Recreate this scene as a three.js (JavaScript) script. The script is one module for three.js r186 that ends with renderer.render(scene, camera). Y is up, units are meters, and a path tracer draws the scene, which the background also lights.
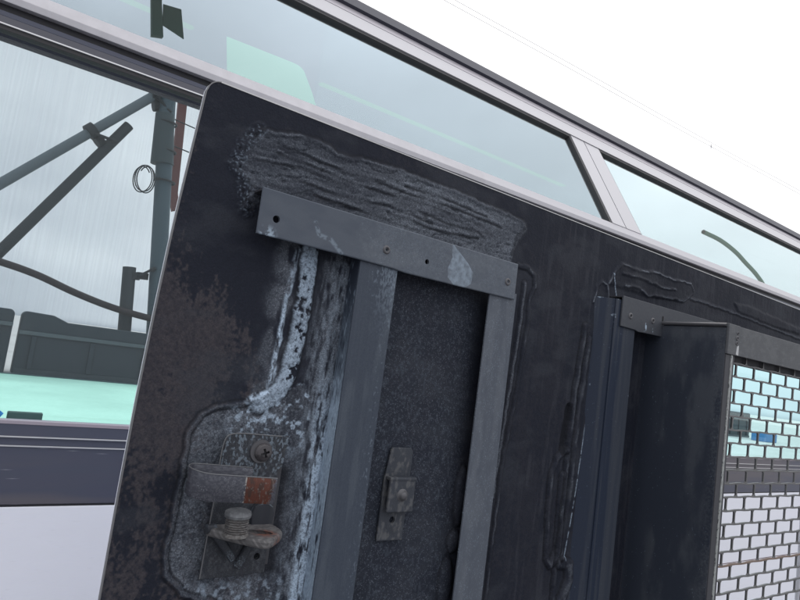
import * as THREE from 'three';
import { RoundedBoxGeometry } from 'three/addons/geometries/RoundedBoxGeometry.js';
import { mergeGeometries, toCreasedNormals } from 'three/addons/utils/BufferGeometryUtils.js';
import { Brush, Evaluator, SUBTRACTION } from 'three-bvh-csg';

// ---------------------------------------------------------------- camera
// x runs along the coach, y is up, z points out of the coach side towards the photographer
const scene = new THREE.Scene();
const camera = new THREE.PerspectiveCamera(51.64, 4 / 3, 0.01, 900);
const EYE = new THREE.Vector3(0, 0, 0.62);
camera.position.copy(EYE);
camera.up.set(-0.1693, 0.9855, 0.0072);
camera.lookAt(EYE.clone().add(new THREE.Vector3(0.57202, 0.10420, -0.81360)));
scene.add(camera);

// ---------------------------------------------------------------- noise
const hash = (x, y) => {
  let h = Math.imul(x, 374761393) + Math.imul(y, 668265263) | 0;
  h = Math.imul(h ^ (h >>> 13), 1274126177);
  return ((h ^ (h >>> 16)) >>> 0) / 4294967296;
};
function noise(x, y) {
  const xi = Math.floor(x), yi = Math.floor(y);
  let u = x - xi, v = y - yi;
  u = u * u * (3 - 2 * u); v = v * v * (3 - 2 * v);
  const a = hash(xi, yi), b = hash(xi + 1, yi), c = hash(xi, yi + 1), d = hash(xi + 1, yi + 1);
  return a + (b - a) * u + (c - a) * v + (a - b - c + d) * u * v;
}
function fbm(x, y, o = 4) {
  let s = 0, a = 0.5, n = 0;
  for (let i = 0; i < o; i++) { s += a * noise(x + i * 17.3, y - i * 9.1); n += a; a *= 0.5; x *= 2.03; y *= 2.03; }
  return s / n;
}
const sat = (v) => Math.min(1, Math.max(0, v));
const step = (a, b, v) => { const t = sat((v - a) / (b - a)); return t * t * (3 - 2 * t); };
const mix = (a, b, t) => a + (b - a) * t;
let seed = 7;
const rnd = () => { seed = (Math.imul(seed, 1664525) + 1013904223) >>> 0; return seed / 4294967296; };

// ---------------------------------------------------------------- sky: bright overcast, brightest where the veiled sun stands, beyond the coach
const SUN = new THREE.Vector3(0.42, 0.70, -0.58).normalize();
function makeSky() {
  const W = 1024, H = 512, data = new Float32Array(W * H * 4);
  for (let j = 0; j < H; j++) for (let i = 0; i < W; i++) {
    const th = ((i + 0.5) / W - 0.5) * Math.PI * 2, ph = ((j + 0.5) / H - 0.5) * Math.PI;
    const x = Math.cos(ph) * Math.cos(th), y = Math.sin(ph), z = Math.cos(ph) * Math.sin(th);
    const c = x * SUN.x + y * SUN.y + z * SUN.z;
    const k = 1 / (Math.abs(y) + 0.35);
    const cl = fbm(x * k * 2.2 + 11, z * k * 2.2 + 5, 5);
    let L = 0.74 + 1.05 * Math.max(0, y) + 0.66 * Math.pow(sat(0.5 + 0.5 * c), 2.6) + 0.6 * Math.pow(sat(c), 20);
    L *= 0.74 + 0.52 * cl;
    const w = sat((L - 0.8) / 0.7);
    const o = (j * W + i) * 4;
    data[o] = L * mix(0.93, 1, w); data[o + 1] = L * mix(0.975, 1, w); data[o + 2] = L * mix(1.05, 1.01, w); data[o + 3] = 1;
  }
  const t = new THREE.DataTexture(data, W, H, THREE.RGBAFormat, THREE.FloatType);
  t.mapping = THREE.EquirectangularReflectionMapping;
  t.minFilter = t.magFilter = THREE.LinearFilter; t.needsUpdate = true;
  return t;
}
const SKY = makeSky();
scene.background = SKY; scene.environment = SKY;
const sun = new THREE.DirectionalLight(0xfff4e6, 0.8);
sun.position.copy(SUN).multiplyScalar(30); sun.castShadow = true; sun.shadow.radius = 32;
sun.shadow.mapSize.set(2048, 2048);
Object.assign(sun.shadow.camera, { left: -20, right: 30, top: 20, bottom: -20, near: 1, far: 80 });
scene.add(sun, sun.target);

// ---------------------------------------------------------------- helpers
const used = {};
const numbered = (n) => { const k = (used[n] = (used[n] ?? -1) + 1); return k ? `${n}_${String(k).padStart(3, '0')}` : n; };
function tag(o, label, category, group, kind) {
  if (label) o.userData.label = label;
  if (category) o.userData.category = category;
  if (group) o.userData.group = group;
  if (kind) o.userData.kind = kind;
  return o;
}
function thing(name, label, category, pos = [0, 0, 0], group) {
  const g = new THREE.Group(); g.name = numbered(name); g.position.set(...pos); scene.add(g);
  return tag(g, label, category, group);
}
function part(name, geo, mat, parent, label) {
  const m = new THREE.Mesh(geo, mat); m.castShadow = m.receiveShadow = true;
  m.name = parent === scene ? numbered(name) : name; parent.add(m);
  if (label) m.userData.label = label;
  return m;
}
// a box from corner to corner, edges rounded by r
function box(x0, x1, y0, y1, z0, z1, r = 0.0008) {
  const w = x1 - x0, h = y1 - y0, d = z1 - z0;
  const g = new RoundedBoxGeometry(w, h, d, 2, Math.min(r, w * 0.45, h * 0.45, d * 0.45));
  g.translate((x0 + x1) / 2, (y0 + y1) / 2, (z0 + z1) / 2);
  return g;
}
// a plate cut from an outline in x,y (with round or shaped holes), standing from z0 to z1
function plate(pts, z0, z1, holes = [], bevel = 0.0006) {
  const s = new THREE.Shape(pts.map((p) => new THREE.Vector2(...p)));
  for (const h of holes) {
    const p = new THREE.Path();
    if (h.length === 3) p.absarc(h[0], h[1], h[2], 0, Math.PI * 2, true);
    else p.setFromPoints(h.map((q) => new THREE.Vector2(...q)));
    s.holes.push(p);
  }
  const g = new THREE.ExtrudeGeometry(s, { depth: Math.max(1e-4, z1 - z0 - 2 * bevel), bevelEnabled: bevel > 0, bevelSize: bevel, bevelThickness: bevel, bevelOffset: -bevel, bevelSegments: 2, curveSegments: 20 });
  g.translate(0, 0, z0 + bevel);
  return g;
}
const tube = (pts, r, seg = 40, rad = 14, closed = false) => new THREE.TubeGeometry(new THREE.CatmullRomCurve3(pts.map((p) => new THREE.Vector3(...p)), closed), seg, r, rad, closed);
function rod(a, b, r, r2 = r, seg = 20) {
  const A = new THREE.Vector3(...a), B = new THREE.Vector3(...b), d = B.clone().sub(A);
  const g = new THREE.CylinderGeometry(r2, r, d.length(), seg);
  g.applyQuaternion(new THREE.Quaternion().setFromUnitVectors(new THREE.Vector3(0, 1, 0), d.clone().normalize()));
  g.translate((A.x + B.x) / 2, (A.y + B.y) / 2, (A.z + B.z) / 2);
  return g;
}
const plain = (g) => { const n = g.index ? g.toNonIndexed() : g; for (const k of Object.keys(n.attributes)) if (!['position', 'normal', 'uv'].includes(k)) n.deleteAttribute(k); return n; };
const merge = (...g) => mergeGeometries(g.map(plain));
// uv = position in x,y over the given window
function uvXY(g, x0, y0, w, h, ax = 'x', ay = 'y') {
  const p = g.attributes.position, uv = new Float32Array(p.count * 2), K = { x: 'getX', y: 'getY', z: 'getZ' };
  for (let i = 0; i < p.count; i++) { uv[2 * i] = (p[K[ax]](i) - x0) / w; uv[2 * i + 1] = (p[K[ay]](i) - y0) / h; }
  g.setAttribute('uv', new THREE.BufferAttribute(uv, 2));
  return g;
}
const enc = (v) => { v = sat(v); return 255 * (v <= 0.0031308 ? v * 12.92 : 1.055 * Math.pow(v, 1 / 2.4) - 0.055); };
function tex(W, H, fn, srgb = true, wrap = THREE.ClampToEdgeWrapping) {   // fn(i, j) -> [r, g, b] (linear when srgb)
  const data = new Uint8Array(W * H * 4);
  for (let j = 0; j < H; j++) for (let i = 0; i < W; i++) {
    const c = fn((i + 0.5) / W, (j + 0.5) / H, i, j), o = (j * W + i) * 4;
    if (srgb) { data[o] = enc(c[0]); data[o + 1] = enc(c[1]); data[o + 2] = enc(c[2]); }
    else { data[o] = 255 * sat(c[0]); data[o + 1] = 255 * sat(c[1]); data[o + 2] = 255 * sat(c[2]); }
    data[o + 3] = 255;
  }
  const t = new THREE.DataTexture(data, W, H);
  t.colorSpace = srgb ? THREE.SRGBColorSpace : THREE.NoColorSpace;
  t.magFilter = THREE.LinearFilter; t.minFilter = THREE.LinearFilter; t.wrapS = t.wrapT = wrap; t.needsUpdate = true;
  return t;
}
const rgb = (r, g, b) => new THREE.Color().setRGB(r, g, b);
const std = (c, roughness = 0.7, metalness = 0, more = {}) => new THREE.MeshStandardMaterial({ color: rgb(...c), roughness, metalness, ...more });
const mix3 = (a, b, t) => [mix(a[0], b[0], t), mix(a[1], b[1], t), mix(a[2], b[2], t)];

// distance to a polyline, and signed distance to a polygon (negative inside)
function toLine(pts, x, y) {
  let best = 1e9;
  for (let k = 0; k + 1 < pts.length; k++) {
    const ax = pts[k][0], ay = pts[k][1], bx = pts[k + 1][0] - ax, by = pts[k + 1][1] - ay;
    const t = sat(((x - ax) * bx + (y - ay) * by) / (bx * bx + by * by));
    const d = Math.hypot(x - ax - t * bx, y - ay - t * by);
    if (d < best) best = d;
  }
  return best;
}
function inPoly(pts, x, y) {
  let inside = false;
  for (let i = 0, j = pts.length - 1; i < pts.length; j = i++) {
    const [xi, yi] = pts[i], [xj, yj] = pts[j];
    if ((yi > y) !== (yj > y) && x < (xj - xi) * (y - yi) / (yj - yi) + xi) inside = !inside;
  }
  const d = toLine([...pts, pts[0]], x, y);
  return inside ? -d : d;
}
class Feature {                                       // a line or a polygon with a bounding box
  constructor(pts, reach, poly) {
    this.pts = pts; this.reach = reach; this.poly = poly;
    const xs = pts.map((p) => p[0]), ys = pts.map((p) => p[1]);
    this.b = [Math.min(...xs) - reach, Math.max(...xs) + reach, Math.min(...ys) - reach, Math.max(...ys) + reach];
  }
  d(x, y) {
    const b = this.b;
    if (x < b[0] || x > b[1] || y < b[2] || y > b[3]) return 1;
    return this.poly ? inPoly(this.pts, x, y) : toLine(this.pts, x, y);
  }
}

// ---------------------------------------------------------------- ground
const concreteMap = tex(512, 512, (u, v, i, j) => {
  const n = fbm(u * 16, v * 16, 5), g = 0.48 + 0.2 * n + 0.06 * hash(i, j);
  return [g, g * 0.985, g * 0.955];
}, true, THREE.RepeatWrapping);
concreteMap.repeat.set(60, 60);
const GY = -1.05;
{
  const g = new THREE.PlaneGeometry(900, 900); g.rotateX(-Math.PI / 2);
  const m = part('ground', g, std([1, 1, 1], 0.9, 0, { map: concreteMap }), scene);
  m.position.y = GY; m.userData.kind = 'structure'; m.userData.label = 'pale concrete yard beyond the coach';
}

{
  const added_asphalt = tex(512, 512, (u, v, i, j) => { const g = 0.13 + 0.07 * fbm(u * 40, v * 40, 4) + 0.06 * step(0.8, 1, hash(i, j)); return [g, g, g * 1.04]; }, true, THREE.RepeatWrapping);
  added_asphalt.repeat.set(80, 20);
  const g = new THREE.PlaneGeometry(160, 40); g.rotateX(-Math.PI / 2);
  const m = part('added_asphalt', g, std([1, 1, 1], 0.9, 0, { map: added_asphalt }), scene);  // unseen dark ground, added so that less light bounces up
  m.position.set(0, GY + 0.006, 18.6); m.userData.kind = 'structure'; m.userData.label = 'unseen dark ground added in front of the coach to cut bounced light';
}

// ================================================================ THE COACH
const ZB = -0.5, ZF = -1.9, LEAN = 0.62;               // near side, far side, slope of the upper windows
const leanZ = (y) => ZB - LEAN * Math.max(0, y - 0.48);
const M = {};
M.silver = std([0.395, 0.39, 0.42], 0.42, 0.25);
M.silverDust = std([1, 1, 1], 0.5, 0.2, { map: tex(512, 128, (u, v, i, j) => { const n = fbm(u * 60, v * 8, 4), k = 0.9 + 0.16 * n + 0.03 * hash(i, j); return [0.395 * k, 0.387 * k, 0.418 * k]; }) });
M.white = new THREE.MeshPhysicalMaterial({ color: rgb(1, 1, 1), roughness: 0.5, specularIntensity: 0.4,  map: tex(512, 256, (u, v, i, j) => {
  const n = fbm(u * 20, v * 6, 5), s = step(0.93, 0.99, noise(u * 320, v * 120)) * 0.25, k = 0.79 + 0.05 * n - s * 0.2 + 0.008 * hash(i, j);
  return [k * 0.96, k * 0.97, k * 1.07];
}) });
M.navy = std([0.052, 0.058, 0.092], 0.32);
M.waist = std([1, 1, 1], 0.38, 0, { map: tex(1024, 128, (u, v, i, j) => {
  const n = fbm(u * 90, v * 5, 5), sp = hash(i, j) > 0.9985 ? 0.25 : 0, b = step(0.42, 0.7, fbm(u * 30 + 3, v * 3, 3));
  return mix3([0.062 + sp, 0.068 + sp, 0.105 + sp], [0.12, 0.105, 0.115], b * 0.6 + n * 0.15);
}) });
M.black = std([0.012, 0.012, 0.017], 0.55);
M.seal = std([0.035, 0.034, 0.038], 0.65);
M.trim = std([0.6, 0.6, 0.62], 0.3, 0.6);
M.roofTrim = std([0.032, 0.033, 0.052], 0.6);
M.inside = std([0.30, 0.31, 0.32], 0.8);
M.glass = new THREE.MeshPhysicalMaterial({ color: rgb(0.86, 0.915, 0.93), roughness: 0.0, metalness: 0, transmission: 1, thickness: 0, ior: 1.2, specularIntensity: 0.5 });
M.addedRoofGlass = new THREE.MeshPhysicalMaterial({ color: rgb(0.285, 0.32, 0.357), roughness: 0.0, transmission: 1, thickness: 0, ior: 1.2 });
M.mint = new THREE.MeshPhysicalMaterial({ color: rgb(0.47, 0.83, 0.76), roughness: 0.0, transmission: 1, thickness: 0, ior: 1.45 });
M.hatch = new THREE.MeshPhysicalMaterial({ color: rgb(0.30, 0.415, 0.395), roughness: 0.0, transmission: 1, thickness: 0, ior: 1.2 });
M.slot = new THREE.MeshPhysicalMaterial({ color: rgb(0.285, 0.36, 0.355), roughness: 0.0, transmission: 1, thickness: 0, ior: 1.2 });
M.blind = new THREE.MeshPhysicalMaterial({ color: rgb(1, 1, 1), map: tex(2048, 128, (u, v, i, j) => {
  const s = 0.97 + 0.04 * noise(i * 0.5, j * 0.06) + 0.035 * (hash(i >> 1, 3) - 0.5) + 0.03 * (fbm(u * 20, v * 6) - 0.5);
  return [0.575 * s, 0.58 * s, 0.605 * s];
}), roughness: 0.22, transmission: 1, thickness: 0, ior: 1.02 });

const X0 = -2.2, X1 = 9;
const coach = thing('coach', 'silver and white coach with tinted side windows, standing behind the open black flap', 'coach');
part('lower_side_panel', uvXY(box(X0, X1, -0.5345, -0.2935, ZB - 0.02, ZB), X0, -0.53, 3, 0.3), M.white, coach, 'white lower body panel');
part('lower_side_panel', uvXY(box(X0, X1, -0.80, -0.5385, ZB - 0.02, ZB), X0, -0.83, 3, 0.3), M.white, coach, 'white lower body panel');
part('panel_seam', box(X0, X1, -0.541, -0.532, ZB - 0.03, ZB - 0.006), std([0.20, 0.085, 0.045], 0.8), coach, 'brown seam between two body panels');
part('black_joint', box(X0, X1, -0.2950, -0.2885, ZB - 0.03, ZB - 0.004), M.black, coach);
part('waist_panel', uvXY(box(X0, X1, -0.2895, -0.2012, ZB - 0.02, ZB - 0.001), X0, -0.29, 11.2, 0.09), M.waist, coach, 'dark grey waist panel under the window');
part('trim_strip', box(X0, X1, -0.2018, -0.1998, ZB - 0.012, ZB + 0.0012, 0.0004), M.trim, coach);
part('waist_panel', uvXY(box(X0, X1, -0.2, -0.1872, ZB - 0.02, ZB - 0.002), X0, -0.29, 11.2, 0.09), M.waist, coach);
part('trim_strip', box(X0, X1, -0.1878, -0.1858, ZB - 0.012, ZB + 0.0016, 0.0004), M.trim, coach);
part('waist_panel', uvXY(box(X0, X1, -0.186, -0.1675, ZB - 0.02, ZB - 0.002), X0, -0.29, 11.2, 0.09), M.waist, coach);
const sw = part('side_window', box(X0, X1, -0.1622, 0.4262, ZB - 0.012, ZB - 0.008, 0.0004), M.glass, coach, 'long tinted lower side window');
sw.geometry.dispose(); sw.geometry = new THREE.PlaneGeometry(X1 - X0, 0.5884).translate((X0 + X1) / 2, 0.132, ZB - 0.008);
part('window_sill', box(X0, X1, -0.1680, -0.1622, ZB - 0.02, ZB - 0.001), std([0.33, 0.29, 0.34], 0.5), sw);
part('window_seal', box(X0, X1, 0.4262, 0.4330, ZB - 0.02, ZB - 0.002), M.seal, sw);
part('trim_strip', box(X0, X1, 0.4330, 0.4355, ZB - 0.02, ZB + 0.001, 0.0005), M.trim, coach);
part('cant_rail', box(X0, X1, 0.4355, 0.4478, ZB - 0.02, ZB - 0.004), std([0.075, 0.075, 0.095], 0.3), coach, 'glossy dark rail above the lower window');
part('cant_rail', box(X0, X1, 0.4483, 0.4565, ZB - 0.02, ZB - 0.006), M.navy, coach);
part('cant_rail', box(X0, X1, 0.4568, 0.4690, ZB - 0.03, ZB - 0.012), M.black, coach);
// silver band and the frame of the upper windows, folded inwards
function leaning(x0, x1, ya, yb, out, th = 0.02) {      // a slab between two heights on the leaning face, "out" proud of it
  const n = new THREE.Vector3(0, LEAN, 1).normalize();
  const P = (x, y, o) => [x, y + n.y * o, leanZ(y) + n.z * o];
  const a = [P(x0, ya, out), P(x1, ya, out), P(x1, yb, out), P(x0, yb, out)], b = [P(x0, ya, out - th), P(x1, ya, out - th), P(x1, yb, out - th), P(x0, yb, out - th)];
  const pos = [], quad = (p, q, r, s) => pos.push(...p, ...q, ...r, ...p, ...r, ...s);
  quad(a[0], a[1], a[2], a[3]); quad(b[1], b[0], b[3], b[2]); quad(b[0], b[1], a[1], a[0]); quad(a[3], a[2], b[2], b[3]); quad(b[0], a[0], a[3], b[3]); quad(a[1], b[1], b[2], a[2]);
  const g = new THREE.BufferGeometry(); g.setAttribute('position', new THREE.Float32BufferAttribute(pos, 3)); g.computeVertexNormals();
  return uvXY(g, 0, ya, 1, 0.2);
}
part('silver_band', merge(uvXY(box(X0, X1, 0.4692, 0.4805, ZB - 0.02, ZB), 0, 0.469, 1, 0.2), leaning(X0, X1, 0.4805, 0.5035, 0)), M.silverDust, coach, 'silver band between the two rows of windows');
part('window_header', leaning(X0, X1, 0.823, 0.868, 0.004), M.silver, coach, 'silver frame rail along the top of the upper windows');
part('header_groove', leaning(X0, X1, 0.868, 0.872, -0.002), std([0.10, 0.10, 0.12], 0.5), coach);
part('header_lip', leaning(X0, X1, 0.872, 0.893, 0.003), std([0.40, 0.38, 0.42], 0.45, 0.25), coach);
part('roof_gutter', leaning(X0, X1, 0.8935, 0.925, 0.012, 0.03), M.roofTrim, coach, 'dark gutter along the roof edge');
part('roof_gutter_lip', leaning(X0, X1, 0.9265, 0.9345, 0.009, 0.026), std([0.16, 0.155, 0.17], 0.5), coach);
function upperWindow(x0, x1, label, l = true, r = true) {
  const y0 = 0.5035, y1 = 0.8225, n = new THREE.Vector3(0, LEAN, 1).normalize();
  const a = new THREE.Vector3(x0, y0, leanZ(y0)), b = new THREE.Vector3(x1, y1, leanZ(y1));
  const g = new THREE.PlaneGeometry(1, 1); const p = g.attributes.position;
  for (let i = 0; i < 4; i++) { const t = p.getY(i) + 0.5, s = p.getX(i) + 0.5; p.setXYZ(i, mix(a.x, b.x, s), mix(a.y, b.y, t) - n.y * 0.008, mix(a.z, b.z, t) - n.z * 0.008); }
  g.computeVertexNormals();
  const w = part('upper_window', g, M.glass, coach, label);
  part('window_seal', leaning(x0, x1, 0.8145, 0.8225, 0.0005), M.seal, w);
  if (r) part('window_seal', leaning(x1 - 0.010, x1, y0, 0.8145, 0.0004), M.seal, w);
  if (l) part('window_seal', leaning(x0, x0 + 0.004, y0, 0.8145, 0.0003), M.seal, w);
}
upperWindow(-0.9, 1.527, 'left upper window of tinted glass', false, true);
upperWindow(1.675, 3.9, 'right upper window of tinted glass', true, true);
part('window_pillar', leaning(1.5275, 1.594, 0.5037, 0.8227, 0.0015), M.silver, coach);
part('window_pillar', leaning(1.598, 1.6748, 0.5037, 0.8227, 0.0015), M.silver, coach);
part('pillar_seam', leaning(1.594, 1.598, 0.5037, 0.8227, -0.004), M.seal, coach);
part('window_pillar', leaning(3.9002, 4.05, 0.5037, 0.8227, 0.0015), M.silver, coach);
part('window_pillar', leaning(X0, -0.9002, 0.5037, 0.8227, 0.0015), M.silver, coach);
upperWindow(4.0502, X1, 'far right upper window of tinted glass', true, false);
// made-up roof of tinted glass, hatch and slots, added to brighten the upper windows
{
  const RY = 0.935;
  const rounded = (x0, x1, z0, z1, r) => {             // corners listed in the x, -z plane
    const out = [], c = [[x1 - r, -z0 + r, -90], [x1 - r, -z1 - r, 0], [x0 + r, -z1 - r, 90], [x0 + r, -z0 + r, 180]];
    for (const [cx, cy, a0] of c) for (let k = 0; k <= 6; k++) { const a = (a0 + k * 15) * Math.PI / 180; out.push([cx + r * Math.cos(a), cy + r * Math.sin(a)]); }
    return out;
  };
  const skewed = [[0.53, 1.252], [0.752, 1.238], [0.772, 1.24], [0.788, 1.248], [0.805, 1.262], [0.91, 1.40], [1.05, 1.60], [0.66, 1.60]];
  const openings = [skewed, rounded(0.885, 2.2, -1.285, -1.318, 0.012), rounded(-0.4, 0.44, -1.275, -1.31, 0.015)];
  const s = new THREE.Shape([[X0, 0.80], [1.66, 0.80], [3.66, 1.88], [X0, 1.88]].map((p) => new THREE.Vector2(...p)));
  for (const o of openings) s.holes.push(new THREE.Path().setFromPoints([...o].reverse().map((p) => new THREE.Vector2(...p))));
  const g = new THREE.ShapeGeometry(s); g.rotateX(-Math.PI / 2); g.translate(0, RY, 0);
  part('added_roof_glass', g, M.addedRoofGlass, coach, 'added glass roof that lets sky light into the upper windows');
  const g2 = new THREE.ShapeGeometry(new THREE.Shape([[1.66, 0.80], [X1, 0.80], [X1, 1.88], [3.66, 1.88]].map((p) => new THREE.Vector2(...p)))); g2.rotateX(-Math.PI / 2); g2.translate(0, RY, 0);
  const m2 = M.addedRoofGlass.clone(); m2.color = rgb(0.50, 0.555, 0.58);  // paler pane of the added roof, to brighten the right window
  part('added_roof_glass', g2, m2, coach, 'added glass roof, paler so that the right upper window reads brighter');
  openings.forEach((o, k) => {
    const h = new THREE.ShapeGeometry(new THREE.Shape(o.map((p) => new THREE.Vector2(...p)))); h.rotateX(-Math.PI / 2); h.translate(0, RY, 0);
    part(k ? 'added_roof_slot' : 'added_roof_hatch', h, k ? M.slot : M.hatch, coach, k ? 'thin pale green slot added in the made up roof' : 'pale green hatch with rounded corners, added in the made up roof');
  });
  part('roof_edge', box(X0, X1, 0.925, 0.945, ZF - 0.03, ZF + 0.02), M.roofTrim, coach);
}
// far side: wall, green glass, and a thin blind over its left part
part('far_wall', box(X0, X1, -0.85, -0.44, ZF - 0.03, ZF), M.inside, coach);
part('far_window', new THREE.PlaneGeometry(1.15 - X0, 1.13).translate((X0 + 1.15) / 2, 0.36, ZF - 0.01), M.glass, coach, 'clear sliding pane behind the blind');
M.teal = M.mint.clone(); M.teal.color = rgb(0.56, 0.78, 0.80);
part('far_window', new THREE.PlaneGeometry(X1 - 1.15, 1.365).translate((X1 + 1.15) / 2, 0.2425, ZF - 0.01), M.teal, coach, 'pale blue green pane seen through the metal mesh');
part('far_window', new THREE.PlaneGeometry(1.15 - X0, 0.235).translate((X0 + 1.15) / 2, -0.3225, ZF - 0.01), M.mint, coach, 'green tinted pane below the blind');
part('window_blind', uvXY(new THREE.PlaneGeometry(1.15 - X0, 1.13).translate((X0 + 1.15) / 2, 0.36, ZF + 0.01), X0, -0.21, 3.35, 1.13), M.blind, coach, 'thin pale blind with fine upright threads');
part('blind_hem', box(X0, 1.15, -0.207, -0.203, ZF + 0.008, ZF + 0.012, 0.0005), std([0.10, 0.14, 0.15], 0.7), coach);
// inside, under the added glass roof
part('grab_rail', tube([[2.56, 0.752, -0.81], [2.70, 0.745, -0.805], [2.83, 0.72, -0.80], [2.93, 0.69, -0.80], [3.03, 0.66, -0.80], [3.12, 0.62, -0.80], [3.2, 0.56, -0.80]], 0.0095, 60), std([0.012, 0.13, 0.065], 0.7), coach, 'curved dark green rail behind the right upper window');
{
  const gr = std([0.02, 0.06, 0.042], 0.6);
  const b = part('ceiling_bracket', plate([[0.246, 0.93], [0.27, 0.93], [0.276, 0.80], [0.294, 0.715], [0.268, 0.708], [0.252, 0.80]], -0.96, -0.945), gr, coach, 'dark green bracket hanging behind the left upper window');
  part('sign_plate', plate([[0.281, 0.796], [0.324, 0.802], [0.342, 0.732], [0.288, 0.745]], -0.953, -0.948), gr, b);
  part('hanger', plate([[0.276, 0.765], [0.284, 0.768], [0.286, 0.752], [0.276, 0.748]], -0.953, -0.948), gr, b);
}
tag(part('blue_cloth', toCreasedNormals(tube([[0.02, -0.160, -0.60], [0.05, -0.156, -0.602], [0.070, -0.160, -0.60], [0.088, -0.172, -0.598]], 0.008, 30, 10), 1), std([0.02, 0.19, 0.50], 0.8), scene), 'folded blue cloth on the ledge inside the lower window', 'cloth');
tag(part('ledge_box', box(0.098, 0.150, -0.197, -0.1625, -0.612, -0.60, 0.002), std([0.075, 0.13, 0.125], 0.7), scene), 'low grey green box on the ledge inside the lower window, right of the blue cloth', 'box');
part('window_ledge', box(X0, X1, -0.215, -0.196, -0.70, ZB - 0.02), M.inside, coach);

// ================================================================ BEYOND THE COACH
const steel = (k) => std([0.055 * k, 0.068 * k, 0.076 * k], 0.7, 0.1);
function scaffoldTube(a, b, r, label, m, name = 'scaffold_tube') {
  const A = new THREE.Vector3(...a), B = new THREE.Vector3(...b), d = B.clone().sub(A).normalize();
  const at = (t) => A.clone().addScaledVector(d, t).toArray(), L = A.distanceTo(B);
  const t = thing(name, label, 'scaffold tube');
  part('tube_wall', rod(a, b, r), m, t);
  part('tube_end', rod(at(L), at(L + 0.004), r * 0.8), std([0.02, 0.02, 0.02], 0.9), t);
  return t;
}
const far = 2.97;                                       // the frame stands 13 m beyond the coach; its drawing is in units of 2.97 m
const fp = (x, y, z = 0) => [x * far, y * far, -13.1 + z * far];
scaffoldTube(fp(-0.6, 0.022), fp(0.895, 1.686), 0.098, 'upper of two slanting grey steel tubes behind the lower window', steel(2.2));
scaffoldTube(fp(-0.249, -0.340, -0.03), fp(0.757, 1.410, -0.03), 0.104, 'lower slanting dark steel tube with a cut end', steel(0.6));
scaffoldTube([2.95, GY, -13.1], fp(0.922, 0.425), 0.13, 'short upright steel stub beside the tall post', steel(0.7), 'scaffold_stub');
{
  const p = thing('steel_post', 'tall leaning grey steel post behind the lower window', 'post');
  part('post_shaft', rod([3.60, GY, -13.15], fp(0.950, 1.86), 0.178, 0.165), std([0.055, 0.09, 0.11], 0.6), p);
  part('sleeve', rod(fp(1.012, 1.20), fp(0.972, 1.56), 0.235, 0.19), std([0.035, 0.055, 0.062], 0.7), p);
  for (const y of [1.50, 1.30, 1.08]) { const g = new THREE.TorusGeometry(0.205, 0.024, 8, 24); g.rotateX(Math.PI / 2); g.translate(...fp(1.0 + (1.45 - y) * 0.135, y)); part('band', g, steel(0.4), p); }
}
function coupler(c, turn, s, label) {
  const t = thing('scaffold_coupler', label, 'coupler', fp(...c), 'clamps on the steel frame'); t.rotation.z = turn;
  const m = steel(0.4);
  const ring = (r, w) => { const g = new THREE.CylinderGeometry(r, r, w, 20); g.rotateZ(Math.PI / 2); return g; };
  part('clamp_half', ring(0.154 * s, 0.163 * s), m, t);
  part('clamp_half', ring(0.137 * s, 0.148 * s).translate(0.03, -0.223 * s, -0.09), m, t);
  part('bolt', rod([0.0, -0.09 * s, 0.12], [0.208 * s, -0.371 * s, 0.12], 0.030 * s), m, t);
  part('nut', rod([0.178 * s, -0.342 * s, 0.12], [0.244 * s, -0.431 * s, 0.12], 0.053 * s, 0.053 * s, 6), m, t);
}
coupler([0.53, 1.285], 0.84, 1, 'dark clamp joining the two slanting tubes');
coupler([0.88, 1.685], 0.3, 1, 'dark clamp where the upper slanting tube meets the post');
coupler([0.955, 0.37], 1.6, 0.9, 'dark clamp round the top of the short upright stub');
tag(part('hose', tube([[-0.9, 0.30], [-0.3, 0.345], [0.012, 0.322], [0.172, 0.302], [0.371, 0.262], [0.618, 0.184], [0.879, 0.122], [1.30, 0.07]].map(([x, y]) => fp(x, y, 0.06)), 0.068, 80), std([0.035, 0.028, 0.03], 0.8), scene), 'dark brown hose sagging across the lower window', 'hose');
tag(part('plank', plate([[1.10, 1.76], [1.04, 1.75], [1.10, 0.98], [1.135, 0.88], [1.18, 0.90], [1.15, 1.02]]  .map(([x, y]) => [x * 3.10, y * 3.10]), -13.75, -13.63), std([0.17, 0.07, 0.065], 0.8), scene), 'reddish brown plank upright beside the tall post', 'plank');
{
  const pts = [];
  for (let k = 0; k <= 60; k++) { const a = k / 60 * Math.PI * 2 * 3.2, r = 0.075 + 0.022 * Math.sin(k * 0.37); pts.push(fp(0.905 + r * 0.75 * Math.cos(a + 1), 1.03 + r * 1.25 * Math.sin(a + 1), 0.02 + 0.0006 * k)); }
  tag(part('wire_coil', tube(pts, 0.0125, 240, 6), std([0.04, 0.045, 0.05], 0.7), scene), 'loose coil of dark wire hanging on the tall post', 'wire coil');
  for (const y of [1.55, 1.36]) tag(part('tie_wire', rod(fp(1.02, y), fp(1.30, y - 0.03), 0.014, 0.014, 8), steel(0.5), scene), y > 1.5 ? 'upper thin tie wire right of the tall post' : 'lower thin tie wire right of the tall post', 'wire');
}
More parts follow.
